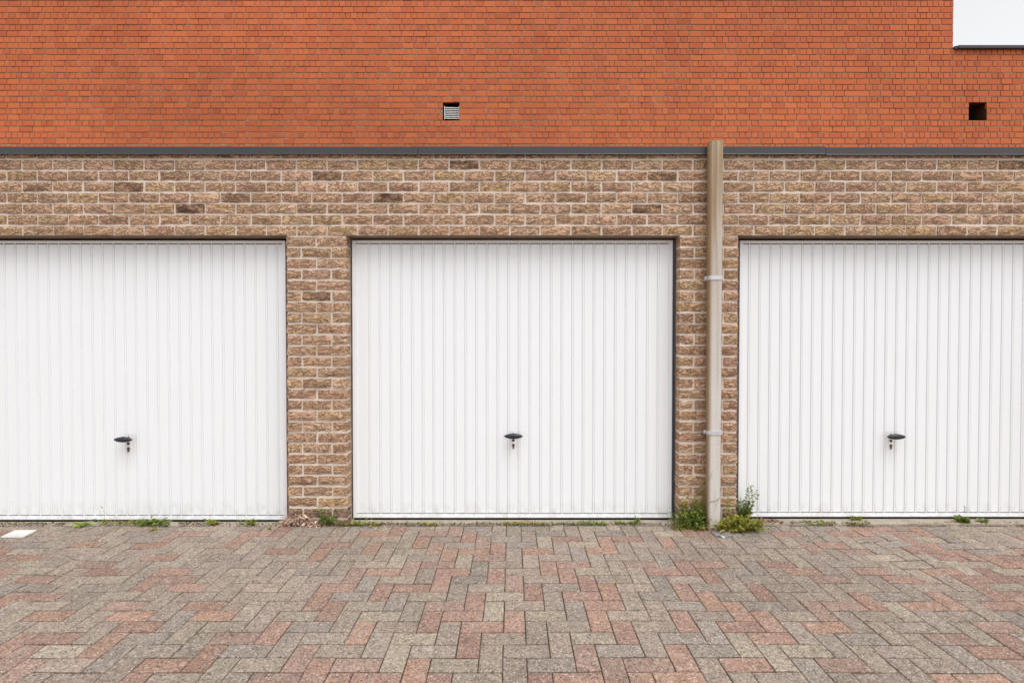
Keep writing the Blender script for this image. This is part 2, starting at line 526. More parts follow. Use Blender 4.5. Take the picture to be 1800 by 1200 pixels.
# ------------------------------------------------------------------ garage building
RECESS = 0.11
Zt = lambda py, Y=0.0: at(900, py, Y).z
Xt = lambda px, Y=0.0, py=600: at(px, py, Y).x
Z_LINTEL = Zt(414.5)
Z_TRIM0, Z_TRIM1 = Zt(273.5), Zt(260.2)
Z_TOP = Z_TRIM1 - 0.012
COURSE = (Zt(289.7) - Zt(901.5)) / 32.0
Z_ROW0 = Zt(289.7)                           # centre of the first whole course under the roof edge
BRICK_H = COURSE - 0.0178
X_PIL = [(-4.60, -4.14), (Xt(504.5), Xt(609)), (Xt(1194.5), Xt(1297)), (4.10, 4.56)]
OPEN = [(X_PIL[0][1], X_PIL[1][0]), (X_PIL[1][1], X_PIL[2][0]), (X_PIL[2][1], X_PIL[3][0])]
XL, XR = -6.2, 6.2

garage = tag(empty('garage_building', (0, 0, 0)), 'low buff brick garage block with three white up-and-over doors', 'garage building')

# mortar body of the front wall with its three openings
mo = MB()
ym, yb = 0.0065, 0.21
def wall_piece(x0, x1, z0, z1, sides=''):
    mo.quad((x0, ym, z0), (x1, ym, z0), (x1, ym, z1), (x0, ym, z1))
    if 'r' in sides: mo.quad((x1, ym, z0), (x1, yb, z0), (x1, yb, z1), (x1, ym, z1))
    if 'l' in sides: mo.quad((x0, yb, z0), (x0, ym, z0), (x0, ym, z1), (x0, yb, z1))
    if 'b' in sides: mo.quad((x0, yb, z0), (x1, yb, z0), (x1, ym, z0), (x0, ym, z0))
zl = Z_LINTEL + 0.004
i_ = 0.004
wall_piece(XL, XR, zl, Z_TOP, 'lr')
for (a, b) in OPEN:
    mo.quad((a - 0.1, yb, zl), (b + 0.1, yb, zl), (b + 0.1, ym, zl), (a - 0.1, ym, zl))
wall_piece(XL, X_PIL[0][1] - i_, -0.05, zl, 'lr')
wall_piece(X_PIL[1][0] + i_, X_PIL[1][1] - i_, -0.05, zl, 'lr')
wall_piece(X_PIL[2][0] + i_, X_PIL[2][1] - i_, -0.05, zl, 'lr')
wall_piece(X_PIL[3][0] + i_, XR, -0.05, zl, 'lr')
front_wall = mo.build('front_wall', M['mortar'], garage)

# bricks
BP = 53.4 / 237.7                        # brick + joint
BL = BP - 0.0150
X_J0 = Xt(42.0)                          # a joint of the odd courses
def brick_geo(L, H, rnd, D=0.10, gx=7, gz=3):
    """rough-faced brick: uneven outline and a knobbly front; front at y=0, centred in x, z"""
    ph = Vector((rnd.uniform(0, 99), rnd.uniform(0, 99), rnd.uniform(0, 99)))
    def disp(x, z):
        d = mnoise.noise(Vector((x * 17, 0, z * 30)) + ph) * 0.0055 + mnoise.noise(Vector((x * 45, 3, z * 60)) + ph) * 0.004
        return d
    v, f = [], []
    for j in range(gz + 1):
        for i in range(gx + 1):
            x, z = -L / 2 + L * i / gx, -H / 2 + H * j / gz
            edge = i in (0, gx) or j in (0, gz)
            if i in (0, gx): x += mnoise.noise(Vector((i, j * 3.3, 1)) + ph) * 0.004
            if j in (0, gz): z += mnoise.noise(Vector((i * 2.7, j, 7)) + ph) * 0.0055
            y = disp(x, z) + (0.0005 if edge else -0.0035)
            v.append((x, y, z))
    W = gx + 1
    for j in range(gz):
        for i in range(gx):
            f.append((j * W + i, j * W + i + 1, (j + 1) * W + i + 1, (j + 1) * W + i))
    ring = [i for i in range(W)] + [j * W + gx for j in range(1, gz + 1)] + [gz * W + i for i in range(gx - 1, -1, -1)] + [j * W for j in range(gz - 1, 0, -1)]
    o = len(v)
    for k in ring:
        v.append((v[k][0], D, v[k][2]))
    m = len(ring)
    for k in range(m):
        n = (k + 1) % m
        f.append((ring[n], ring[k], o + k, o + n))
    return v, f

rb = random.Random(11)
brick_meshes = []
for k in range(18):
    mb = MB()
    v, f = brick_geo(BL, BRICK_H, rb)
    mb.add(v, f)
    brick_meshes.append(mb.mesh('brick', M['brick']))

BUFF = [lin(216, 179, 148), lin(213, 175, 142), lin(220, 185, 154), lin(209, 170, 139), lin(214, 180, 142), lin(213, 173, 147), lin(205, 164, 137), lin(211, 173, 142), lin(212, 177, 137)]
DARK_AT = [(205,327,1),(342,367,2),(690,347,2),(822,290,2),(425,347,1),(1168,308,1),(1140,367,2),(70,327,0),(600,308,1),(240,327,0),(555,520,1),(530,843,0),(1770,290,1),(1650,367,0),(1230,345,0),(1040,406,0),(300,308,0)]
BUFF_MEAN = tuple(sum(c[k] for c in BUFF) / len(BUFF) for k in range(3))
BUFF = [tuple(c[k] * 0.85 + BUFF_MEAN[k] * 0.15 for k in range(3)) + (1.0,) for c in BUFF]
def buff_tint(x, z, rnd):
    px, py = project((x, 0, z))
    for a, b, k in DARK_AT:
        if abs(px - a) < 26 and abs(py - b) < 9:
            return lin(204, 166, 134)[:3] + ((0.62, 0.38, 0.1)[k],)
    c = rnd.choice(BUFF)
    k = rnd.uniform(0.92, 1.08)
    if z < 0.16:
        c, k = lin(176, 148, 126), rnd.uniform(0.8, 0.95)     # greyed by damp at the ground
    if rnd.random() < 0.02:
        return c[:3] + (0.7,)
    return tuple(a * k for a in c[:3]) + (rnd.choice((1.0, 1.0, 0.9, 0.8)),)

spans = []                               # (x0, x1, z, whole)
for row in range(-1, 34):
    z = Z_ROW0 - row * COURSE
    if z + COURSE / 2 < -0.02:
        break
    upper = row <= 6
    odd = (row % 2 == 0)                 # rows 0, 2, 4 ... share their joints
    x = X_J0 - BP * 12 + (0 if odd else -BP / 2)
    joints = [x + k * BP for k in range(64)]
    if upper:
        pieces = [(XL, XR)]
    else:
        pieces = [(XL, X_PIL[0][1]), X_PIL[1], X_PIL[2], (X_PIL[3][0], XR)]
    for a, b in pieces:
        if b - a < 0.7:                  # a pillar between two doors
            mid = (a + b) / 2
            cuts = [mid] if not odd else [a + (b - a) * 0.25, a + (b - a) * 0.75]
        else:
            cuts = [q for q in joints if a + 0.05 < q < b - 0.05]
        e = [a] + cuts + [b]
        for k in range(len(e) - 1):
            x0 = e[k] + (0.0075 if k else 0.0)
            x1 = e[k + 1] - (0.0075 if k + 1 < len(e) - 1 else 0.0)
            spans.append((x0, x1, z))
cand, other = [], []
for x0, x1, z in spans:
    px, py = project(((x0 + x1) / 2, 0, z))
    whole = abs((x1 - x0) - BL) < 0.02
    (cand if whole and -15 < px < 1815 and py > 280 else other).append((abs(px - 900), x0, x1, z))
cand.sort()
other += cand[300:]
for _, x0, x1, z in cand[:300]:
    cx = (x0 + x1) / 2
    b = bpy.data.objects.new('brick', rb.choice(brick_meshes))
    b.location = (cx + rb.uniform(-0.002, 0.002), rb.uniform(-0.003, 0.003), z + rb.uniform(-0.0015, 0.0015))
    if rb.random() < 0.5:
        pass
    b.scale = ((x1 - x0) / BL, 1, 1)
    b.rotation_euler = (0, rb.gauss(0, 0.006), 0)
    b.color = buff_tint(cx, z, rb)
    b.parent = front_wall
    COL.objects.link(b)
jb = MB()
for _, x0, x1, z in other:
    v, f = brick_geo(x1 - x0, BRICK_H, rb, gx=max(2, int((x1 - x0) / 0.035)))
    cx = (x0 + x1) / 2
    if z + BRICK_H / 2 > Z_TOP:
        v = [(a, b, min(c, Z_TOP - z - 0.002)) for a, b, c in v]
    oy = rb.uniform(-0.003, 0.003)
    jb.add([(a + cx, b + oy, c + z) for a, b, c in v], f, buff_tint(cx, z, rb))
tag(jb.build('cut_bricks', M['brick_j'], front_wall), kind='stuff')

yd = RECESS
def dx(px): return at(px, 700, yd).x
def dz(py): return at(900, py, yd).z

# lintel undersides, thresholds, jambs
for k, (a, b) in enumerate(OPEN):
    mb = MB()
    mb.box(a + 0.002, b - 0.002, 0.016, 0.112, Z_LINTEL - 0.001, Z_LINTEL + 0.003)
    mb.build('lintel_plate', M['lintel'], garage)
    mb = MB()
    top = dz((913.2, 909.8, 908.0)[k]) - 0.016
    n = 16
    for q in range(n):                  # slightly worn front edge
        x0, x1 = a + 0.004 + (b - a - 0.008) * q / n, a + 0.004 + (b - a - 0.008) * (q + 1) / n
        d0, d1 = [0.006 + mnoise.noise(Vector((x, k, 4))) * 0.008 for x in (x0 * 5, x1 * 5)]
        mb.add([(x0, d0, -0.04), (x1, d1, -0.04), (x1, d1, top - 0.003), (x0, d0, top - 0.003), (x0, d0 + 0.006, top), (x1, d1 + 0.006, top), (x1, 0.3, top), (x0, 0.3, top)],
               [(0, 1, 2, 3), (3, 2, 5, 4), (4, 5, 6, 7)])
    mb.build('threshold', M['sill'], garage)

# roof edge trim in lengths
seams = [XL - 0.05] + [Xt(p) for p in (29, 737, 1445)] + [XR + 0.05]
for k in range(len(seams) - 1):
    mb = MB()
    a, b = seams[k] + 0.0012, seams[k + 1] - 0.0012
    y0 = -0.026 - (0.0015 if k % 2 else 0.0)
    Z_TRIM0, Z_TRIM1 = Zt((273.2, 273.5, 273.3, 274.6)[k]), Zt((260.0, 260.3, 259.8, 261.2)[k])
    prof = [(0.10, Z_TRIM1), (y0, Z_TRIM1), (y0 - 0.001, Z_TRIM0 + 0.006), (y0 - 0.004, Z_TRIM0), (y0 + 0.002, Z_TRIM0 - 0.001), (y0 + 0.004, Z_TRIM0 + 0.008), (0.0, Z_TRIM0 + 0.010), (0.10, Z_TRIM0 + 0.010)]
    m = len(prof)
    v = [(a, y, z) for y, z in prof] + [(b, y, z) for y, z in prof]
    mb.add(v, [(i, (i + 1) % m, m + (i + 1) % m, m + i) for i in range(m)] + [tuple(range(m - 1, -1, -1)), tuple(range(m, 2 * m))])
    mb.build('roof_edge_trim', M['trim'], garage)

Y_RED = 5.3
mb = MB()
mb.box(XL, XR, 0.10, Y_RED - 0.05, Z_TOP - 0.14, Z_TOP - 0.02)
mb.build('flat_roof', M['roof'], garage)
mb = MB()
mb.box(XL, XL + 0.1, 0.215, Y_RED - 0.05, -0.05, Z_TOP - 0.14)
mb.box(XR - 0.1, XR, 0.215, Y_RED - 0.05, -0.05, Z_TOP - 0.14)
mb.box(XL + 0.1, XR - 0.1, Y_RED - 0.15, Y_RED - 0.05, -0.05, Z_TOP - 0.14)
mb.build('outer_wall', M['mortar'], garage)

# doors -------------------------------------------------------------
def make_door(k, x0, x1, zb, zt, first, pitch, hx, hz, label):
    """ribbed steel leaf between x0 and x1; first = first rib, pitch = rib spacing"""
    yf = RECESS                           # face of the leaf's own frame
    ys = yf + 0.013                       # sheet
    st, rt, rbm = 0.026, 0.022, 0.026     # stile, top rail, bottom rail
    sh = MB()
    prof = [(x0 + st - 0.004, ys)]
    x = first
    while x < x1 - st - 0.015:
        if x > x0 + st + 0.012:
            w0, w1 = 0.0110, 0.0045
            prof += [(x - w0, ys), (x - w0 + 0.003, ys + 0.0065), (x - w1 - 0.001, ys + 0.0065), (x - w1 + 0.001, ys - 0.003), (x + w1 - 0.001, ys - 0.003), (x + w1 + 0.001, ys + 0.0065), (x + w0 - 0.003, ys + 0.0065), (x + w0, ys)]
        x += pitch
    prof.append((x1 - st + 0.004, ys))
    zs0, zs1 = zb + rbm + 0.007, zt - rt - 0.006
    nz = 8                                # a little oil-canning down the sheet
    m = len(prof)
    v = []
    for j in range(nz + 1):
        z = zs0 + (zs1 - zs0) * j / nz
        v += [(px, py + mnoise.noise(Vector((px * 2.3, z * 1.4, k * 9))) * 0.0012, z + (0.0055 if j == nz else -0.0065 if j == 0 else 0) * (py < ys)) for px, py in prof]
    sh.add(v, [(j * m + i, j * m + i + 1, (j + 1) * m + i + 1, (j + 1) * m + i) for j in range(nz) for i in range(m - 1)])
    door = sh.build('garage_door', M['door'], garage)
    door['label'] = label
    fr = MB()
    ya = yf + 0.045
    fr.box(x0, x0 + st, yf, ya, zb, zt)
    fr.box(x1 - st, x1, yf, ya, zb, zt)
    fr.box(x0 + st, x1 - st, yf, ya, zt - rt, zt)
    fr.box(x0 + st, x1 - st, yf, ya, zb, zb + rbm * 0.62)
    fr.box(x0 + st, x1 - st, yf + 0.004, ya, zb + rbm * 0.62, zb + rbm)
    fr.build('door_frame', M['door'], door, 0.0025)
    bead = MB()                            # pressed edge line inside the frame
    bead.box(x0 + st + 0.003, x0 + st + 0.010, ys - 0.004, ys + 0.01, zs0, zs1 - 0.004)
    bead.build('edge_bead', M['door'], door, 0.002)
    bead = MB()
    bead.box(x1 - st - 0.010, x1 - st - 0.003, ys - 0.004, ys + 0.01, zs0, zs1 - 0.004)
    bead.build('edge_bead', M['door'], door, 0.002)
    gap_fill = MB()  # black strip under the leaf, the gap's shade given as colour
    gap_fill.box(x0 + 0.004, x1 - 0.004, yf + 0.006, yf + 0.03, zb - 0.03, zb - 0.001)
    gap_fill.build('bottom_gap_shade', M['gap_black'], door)
    # steel posts the leaf swings in
    a, b = OPEN[k]
    for (p0, p1, q) in ((a + 0.003, x0 - 0.003, 1), (x1 + 0.003, b - 0.003, -1)):
        if p1 - p0 < 0.006:
            continue
        jm = MB()
        outer, inner = (p0, p1) if q == 1 else (p1, p0)
        s = min(outer + q * 0.006, inner) if q == 1 else max(outer + q * 0.006, inner)
        lo, hi = sorted((outer, s))
        jm.box(lo, hi, RECESS - 0.006, RECESS + 0.06, 0.0, Z_LINTEL - 0.004)
        lo, hi = sorted((s, inner))
        if hi - lo > 0.002:
            jm.box(lo, hi, RECESS + 0.014, RECESS + 0.058, 0.0, Z_LINTEL - 0.005)
        jm.build('door_post', M['jamb'], door)
        # black strips behind the gaps, standing in for their shade
    gp = MB()
    gp.box(a + 0.01, x0 - 0.0005 if x0 - a > 0.02 else a + 0.0105, RECESS + 0.062, RECESS + 0.07, 0.0, Z_LINTEL)
    gp.box(x1 + 0.0005 if b - x1 > 0.02 else b - 0.0105, b - 0.01, RECESS + 0.062, RECESS + 0.07, 0.0, Z_LINTEL)
    gp.box(a + 0.01, b - 0.01, RECESS + 0.062, RECESS + 0.07, zt + 0.0005, Z_LINTEL + 0.002)
    gp.build('gap_shade', M['gap_black'], door)
    # handle: a long spindle-shaped grip on a short shaft
    HY = yf - 0.048
    hd = MB()
    n, m = 18, 14
    vs_, fs_ = [], []
    Lh = 0.0715
    for i in range(n + 1):
        u = -1 + 2 * i / n
        r = 0.0172 * (1 - abs(u) ** 2.0) ** 0.8 + 0.0035 * (1 - abs(u) ** 8)
        up = 0.003 * math.exp(-(u / 0.18) ** 2)
        r = max(r, 0.0006)
        for q in range(m):
            a2 = q * math.tau / m
            vs_.append((hx + u * Lh, HY + math.cos(a2) * r * 0.9, hz + math.sin(a2) * r + (up if math.sin(a2) > 0 else 0)))
    for i in range(n):
        for q in range(m):
            fs_.append((i * m + q, i * m + (q + 1) % m, (i + 1) * m + (q + 1) % m, (i + 1) * m + q))
    fs_ += [tuple(range(m - 1, -1, -1)), tuple(range(n * m, (n + 1) * m))]
    hd.add(vs_, fs_, None, True)
    hd.tube([(hx, HY + 0.004, hz), (hx, ys, hz)], 0.0095, 0.012, 10)
    hd.build('handle', M['black'], door)
    # round escutcheon hole and profile cylinder
    def disc(mb, cx, cz, r, y0, y1, n=14):
        mb.tube([(cx, y1, cz), (cx, y0, cz)], r, r, n)
    lc = MB()
    z1, z2 = hz - 0.041, hz - 0.078
    disc(lc, hx, z1, 0.0105, ys - 0.004, ys + 0.004)
    disc(lc, hx, z2, 0.0105, ys - 0.005, ys + 0.004)
    lc.box(hx - 0.0062, hx + 0.0062, ys - 0.0046, ys + 0.004, z2 - 0.027, z2 - 0.004)
    lc.build('lock_cylinder', M['brass'], door)
    ks = MB()
    disc(ks, hx, z1, 0.0055, ys - 0.0048, ys - 0.002, 10)
    ks.box(hx - 0.0013, hx + 0.0013, ys - 0.0056, ys - 0.003, z2 - 0.006, z2 + 0.006)
    ks.build('keyhole', M['dark'], door)
    return door

LX = at(224, 780, yd).x
RX = at(1568, 780, yd).x
HZ = 0.0
make_door(0, OPEN[0][0] + 0.035, dx(503.2), dz(913.2), dz(422.6), dx(28.0) - (dx(47.15) - dx(28.0)) * 5, dx(47.15) - dx(28.0), LX, at(224, 772.5, yd - 0.05).z, 'white ribbed garage door on the left, cut by the picture edge')
make_door(1, dx(619.8), dx(1181.5), dz(909.8), dz(422.0), dx(649.2), dx(668.0) - dx(649.2), dx(902.5), at(902, 766.5, yd - 0.05).z, 'white ribbed garage door between the two brick pillars')
make_door(2, dx(1299.0), OPEN[2][1] - 0.035, dz(908.0), dz(422.6), dx(1316.8), dx(1335.36) - dx(1316.8), RX, at(1568, 767.5, yd - 0.05).z, 'white ribbed garage door on the right beside the downpipe')

# ------------------------------------------------------------------ red building behind
RED_J = 0.0105
red = tag(empty('red_brick_building', (0, Y_RED, 0)), 'tall orange red brick building rising behind the flat garage roof', 'building')
RC = at(900, 160 + 95 / 12, Y_RED).z, at(900, 160 + 1100 / 12, Y_RED).z
RROW = (RC[0] - RC[1]) / 8.0                      # course height
Z_R0 = at(900, 211.9, Y_RED).z                    # bed joint under the vent holes
HOLE1 = (at(778.2, 195, Y_RED).x, at(808, 195, Y_RED).x)
HOLE2 = (at(1703, 195, Y_RED).x, at(1735, 195, Y_RED).x)
HZ0, HZ1 = Z_R0, Z_R0 + 3 * RROW + 0.008
X_STEP = at(1676, 40, Y_RED).x
ROW_STEP = 12                                      # courses above Z_R0 where the lower part ends
Z_STEP = Z_R0 + ROW_STEP * RROW
RXL, RXR = -12.0, 12.0
Z_RTOP = Z_R0 + 28 * RROW
Z_RLOW = Z_R0 - 9 * RROW
ymr = 0.011                                        # everything below is local to the building empty
mb = MB()
def rq(x0, x1, z0, z1): mb.quad((x0, ymr, z0), (x1, ymr, z0), (x1, ymr, z1), (x0, ymr, z1))
rq(RXL, RXR, -0.6, HZ0)
rq(RXL, HOLE1[0], HZ0, HZ1); rq(HOLE1[1], HOLE2[0], HZ0, HZ1); rq(HOLE2[1], RXR, HZ0, HZ1)
rq(RXL, RXR, HZ1, Z_STEP)
rq(RXL, X_STEP - 0.004, Z_STEP, Z_RTOP)
mb.quad((X_STEP - 0.004, ymr, Z_STEP), (X_STEP - 0.004, 0.35, Z_STEP), (X_STEP - 0.004, 0.35, Z_RTOP), (X_STEP - 0.004, ymr, Z_RTOP))
mb.quad((RXL, ymr, Z_RTOP), (X_STEP - 0.004, ymr, Z_RTOP), (X_STEP - 0.004, 0.35, Z_RTOP), (RXL, 0.35, Z_RTOP))
mb.quad((X_STEP, ymr, Z_STEP), (RXR, ymr, Z_STEP), (RXR, 0.35, Z_STEP), (X_STEP, 0.35, Z_STEP))
mb.quad((RXR, 0.35, -0.6), (RXL, 0.35, -0.6), (RXL, 0.35, Z_STEP), (RXR, 0.35, Z_STEP))
mb.quad((X_STEP - 0.004, 0.35, Z_STEP), (RXL, 0.35, Z_STEP), (RXL, 0.35, Z_RTOP), (X_STEP - 0.004, 0.35, Z_RTOP))
mb.quad((RXL, 0.35, -0.6), (RXL, ymr, -0.6), (RXL, ymr, Z_RTOP), (RXL, 0.35, Z_RTOP))
mb.quad((RXR, ymr, -0.6), (RXR, 0.35, -0.6), (RXR, 0.35, Z_STEP), (RXR, ymr, Z_STEP))
red_wall = mb.build('brick_wall', M['red_mortar'], red)
# brick-lined vent openings, lining and back tinted dark for the shade inside
mb = MB()
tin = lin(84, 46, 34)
for (a, b), dpt in ((HOLE1, 0.26), (HOLE2, 0.30)):
    mb = MB()
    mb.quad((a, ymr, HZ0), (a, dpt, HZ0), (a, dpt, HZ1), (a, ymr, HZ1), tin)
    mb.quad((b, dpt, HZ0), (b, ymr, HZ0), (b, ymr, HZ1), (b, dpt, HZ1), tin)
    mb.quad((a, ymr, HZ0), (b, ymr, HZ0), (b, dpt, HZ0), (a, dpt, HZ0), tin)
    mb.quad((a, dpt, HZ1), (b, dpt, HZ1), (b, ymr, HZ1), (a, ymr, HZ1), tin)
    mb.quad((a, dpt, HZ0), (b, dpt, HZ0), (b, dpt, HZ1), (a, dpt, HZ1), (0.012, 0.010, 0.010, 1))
    mb.build('vent_opening', M['red_j'], red)

REDS = [lin(204, 110, 69), lin(206, 113, 70), lin(202, 108, 68), lin(207, 114, 71), lin(199, 106, 68), lin(204, 111, 73), lin(196, 103, 67)]
rr = random.Random(3)
def red_tint(x=0.0, z=5.0): 
    k = rr.uniform(0.95, 1.05) * (0.93 + 0.16 * mnoise.noise(Vector((x * 0.22, z * 0.5, 2.0))) + 0.08 * mnoise.noise(Vector((x * 1.3, z * 0.3, 8.0))))
    if rr.random() < 0.006: k *= 0.85
    c = rr.choice(REDS)
    return tuple(a * k for a in c[:3]) + (1.0,)

def red_geo(L, H, D=0.04):
    c = 0.003
    x0, x1, z0, z1 = -L / 2, L / 2, -H / 2, H / 2
    j = lambda: rr.uniform(-0.002, 0.002)
    o = [(x0 + j(), z0 + j()), (x1 + j(), z0 + j()), (x1 + j(), z1 + j()), (x0 + j(), z1 + j())]
    s = [(1, 1), (-1, 1), (-1, -1), (1, -1)]
    v = [(x, D, z) for x, z in o] + [(x, c, z) for x, z in o] + [(x + a * c, 0, z + b * c) for (x, z), (a, b) in zip(o, s)]
    f = [(8, 9, 10, 11)]
    for k in range(4):
        n = (k + 1) % 4
        f += [(k, n, n + 4, k + 4), (k + 4, n + 4, n + 8, k + 8)]
    return v, f

MOD = 0.2005                                       # stretcher + joint
spans = []
for row in range(-9, 28):
    z0 = Z_R0 + row * RROW
    zc = z0 + RROW / 2
    header = (row % 2 != 0)
    mod = MOD / 2 if header else MOD
    xe = X_STEP if row >= ROW_STEP else RXR
    cuts = []
    x = X_STEP - 0.0 - mod * 200 + (0 if row % 4 in (0, 1) else 0) - (MOD / 4 if header else 0)
    while x < xe - 0.04:
        if x > RXL + 0.04: (rr.random() > (0.06 if header else 0.03)) and cuts.append(x + rr.uniform(-0.011, 0.011))
        x += mod
    e = [RXL] + cuts + [xe]
    for k in range(len(e) - 1):
        a, b = e[k] + RED_J / 2, e[k + 1] - (RED_J / 2 if k + 1 < len(e) - 1 else 0)
        if row in (0, 1, 2):
            segs = [(a, b)]
            for h0, h1 in (HOLE1, HOLE2):
                nxt = []
                for s0, s1 in segs:
                    if 0 <= h0 - s1 < 0.035: s1 = h0
                    if 0 <= s0 - h1 < 0.035: s0 = h1
                    if s1 <= h0 or s0 >= h1: nxt.append((s0, s1)); continue
                    if s0 < h0 - 0.03: nxt.append((s0, h0))
                    if s1 > h1 + 0.03: nxt.append((h1, s1))
                segs = nxt
        else:
            segs = [(a, b)]
        for s0, s1 in segs:
            if s1 - s0 > 0.02:
                spans.append((s0, s1, zc, header))
RH = RROW - 0.0138
red_meshes = []
for k in range(10):
    mb = MB(); mb.add(*red_geo(MOD - RED_J, RH)); red_meshes.append(mb.mesh('brick', M['red']))
def seen(s):
    px, py = project(((s[0] + s[1]) / 2, Y_RED, s[2]))
    return 0 < px < 1800 and 0 < py < 255
whole = [s for s in spans if not s[3] and abs(s[1] - s[0] - (MOD - RED_J)) < 0.02 and seen(s)]
whole.sort(key=lambda s: abs((s[0] + s[1]) / 2) + abs(s[2] - 5.8))
single = set(whole[:300])
jr = MB()
for s in spans:
    x0, x1, zc, hd_ = s
    cx, oy = (x0 + x1) / 2, rr.uniform(-0.0025, 0.0025)
    if s in single:
        b = bpy.data.objects.new('brick', rr.choice(red_meshes))
        b.location = (cx, oy, zc + rr.uniform(-0.001, 0.001))
        b.scale = ((x1 - x0) / (MOD - RED_J), 1, 1)
        b.color = red_tint(cx, zc)
        b.parent = red_wall
        COL.objects.link(b)
    else:
        v, f = red_geo(x1 - x0, RH)
        jr.add([(a + cx, b + oy, c + zc) for a, b, c in v], f, red_tint(cx, zc))
# return face of the taller block above the step
for row in range(ROW_STEP, 28):
    zc = Z_R0 + row * RROW + RROW / 2
    for q in range(2):
        y0 = 0.035 + q * 0.16
        v = [(X_STEP - 0.02, y0, zc - RH / 2), (X_STEP, y0, zc - RH / 2), (X_STEP, y0 + 0.15, zc - RH / 2), (X_STEP, y0 + 0.15, zc + RH / 2), (X_STEP, y0, zc + RH / 2), (X_STEP - 0.02, y0, zc + RH / 2), (X_STEP - 0.02, y0 + 0.15, zc + RH / 2), (X_STEP - 0.02, y0 + 0.15, zc - RH / 2)]
        jr.add(v, [(1, 2, 3, 4), (0, 1, 4, 5), (4, 3, 6, 5), (0, 7, 2, 1), (2, 7, 6, 3)], red_tint())
tag(jr.build('bricks', M['red_j'], red_wall), kind='stuff')
# dark copings
mb = MB()
zc0, zc1 = at(1740, 84.6, Y_RED - 0.06).z, at(1740, 79.6, Y_RED - 0.06).z
mb.box(X_STEP + 0.045, RXR + 0.05, -0.065, 0.40, zc0, zc1)
mb.box(X_STEP + 0.003, X_STEP + 0.045, -0.045, 0.38, zc0 - 0.004, zc1 - 0.003)
mb.build('coping', M['trim'], red, 0.003)
mb = MB()
mb.box(RXL - 0.05, X_STEP + 0.05, -0.06, 0.40, Z_RTOP, Z_RTOP + 0.05)
mb.build('coping', M['trim'], red, 0.003)

# louvred vent in the left hole
VY = Y_RED + 0.035
va, vb = at(781.0, 200, VY), at(807.4, 200, VY)
vz1, vz0 = at(793, 186.6, VY).z, at(793, 210.2, VY).z
vent = tag(empty('vent_grille', ((va.x + vb.x) / 2, VY, vz0)), 'pale louvred vent grille inside the square hole in the red wall', 'vent')
hw, hh = (vb.x - va.x) / 2, vz1 - vz0
mb = MB()
mb.box(-hw, hw, 0.03, 0.036, 0, hh)
mb.build('back_plate', M['gap_black'], vent)  # black sheet standing in for the shade between the slats
mb = MB()
mb.box(-hw, -hw + 0.008, -0.005, 0.03, 0, hh)
mb.box(hw - 0.008, hw, -0.005, 0.03, 0, hh)
mb.build('frame', M['louver'], vent)
ns = 7
for k in range(ns):
    z = 0.012 + (hh - 0.02) * k / ns
    t = 0.0008 * (k - 3)
    sl = MB()
    v = [(-hw + 0.009, 0.0 - 0.004, z), (hw - 0.009, -0.004, z - 0.004), (hw - 0.009, 0.022, z + 0.022), (-hw + 0.009, 0.022, z + 0.026)]
    v2 = [(x, y + 0.003, zz + 0.002) for x, y, zz in v]
    sl.add(v + v2, [(0, 1, 2, 3), (7, 6, 5, 4), (0, 4, 5, 1), (1, 5, 6, 2), (2, 6, 7, 3), (3, 7, 4, 0)])
    sl.build('slat', M['louver'], vent)

# ------------------------------------------------------------------ downpipe
PD, PWD = 0.078, 0.104
PY1 = -0.024                    # back of the pipe
pa, pb = at(1245.5, 700, PY1 - PD).x, at(1270, 700, PY1 - PD).x
pcx = (pa + pb) / 2
pw = (pb - pa)
ptop = at(1257, 247, PY1 - PD).z
dp = tag(empty('downpipe', (pcx, PY1 - PD / 2, 0)), 'square grey plastic downpipe with brown stains fixed to the brick pillar', 'downpipe')
def rounded(hx, hy, r, n=4):
    pts = []
    for cx, cy, a0 in ((hx - r, hy - r, 0), (-hx + r, hy - r, 90), (-hx + r, -hy + r, 180), (hx - r, -hy + r, 270)):
        for k in range(n + 1):
            a = R(a0 + 90 * k / n)
            pts.append((cx + r * math.cos(a), cy + r * math.sin(a)))
    return pts
def prism(mb, pts, z0, z1, wall=0.0, smooth=True, nz=1):
    m = len(pts)
    v = []
    for k in range(nz + 1):
        z = z0 + (z1 - z0) * k / nz
        v += [(x, y, z) for x, y in pts]
    mb.add(v, [(k * m + i, k * m + (i + 1) % m, (k + 1) * m + (i + 1) % m, (k + 1) * m + i) for k in range(nz) for i in range(m)], None, smooth)
    if wall:
        s = [(x * (1 - wall / pw * 2), y * (1 - wall / PD * 2)) for x, y in pts]
        mb.add([(x, y, z1) for x, y in pts] + [(x, y, z1) for x, y in s] + [(x, y, z1 - 0.3) for x, y in s],
               [(i, (i + 1) % m, m + (i + 1) % m, m + i) for i in range(m)] + [(m + i, m + (i + 1) % m, 2 * m + (i + 1) % m, 2 * m + i) for i in range(m)])
    else:
        mb.add([(x, y, z1) for x, y in pts], [tuple(range(m))])
        mb.add([(x, y, z0) for x, y in pts], [tuple(range(m - 1, -1, -1))])
zj = Zt(492)
mb = MB()
prism(mb, rounded(pw / 2 - 0.0018, PD / 2 - 0.0018, 0.020), -0.03, zj + 0.03, 0.003, True, 12)
mb.build('lower_pipe', M['pipe'], dp)
mb = MB()
prism(mb, rounded(pw / 2, PD / 2, 0.021), zj, ptop, 0.003, True, 8)
mb.build('upper_pipe', M['pipe'], dp)
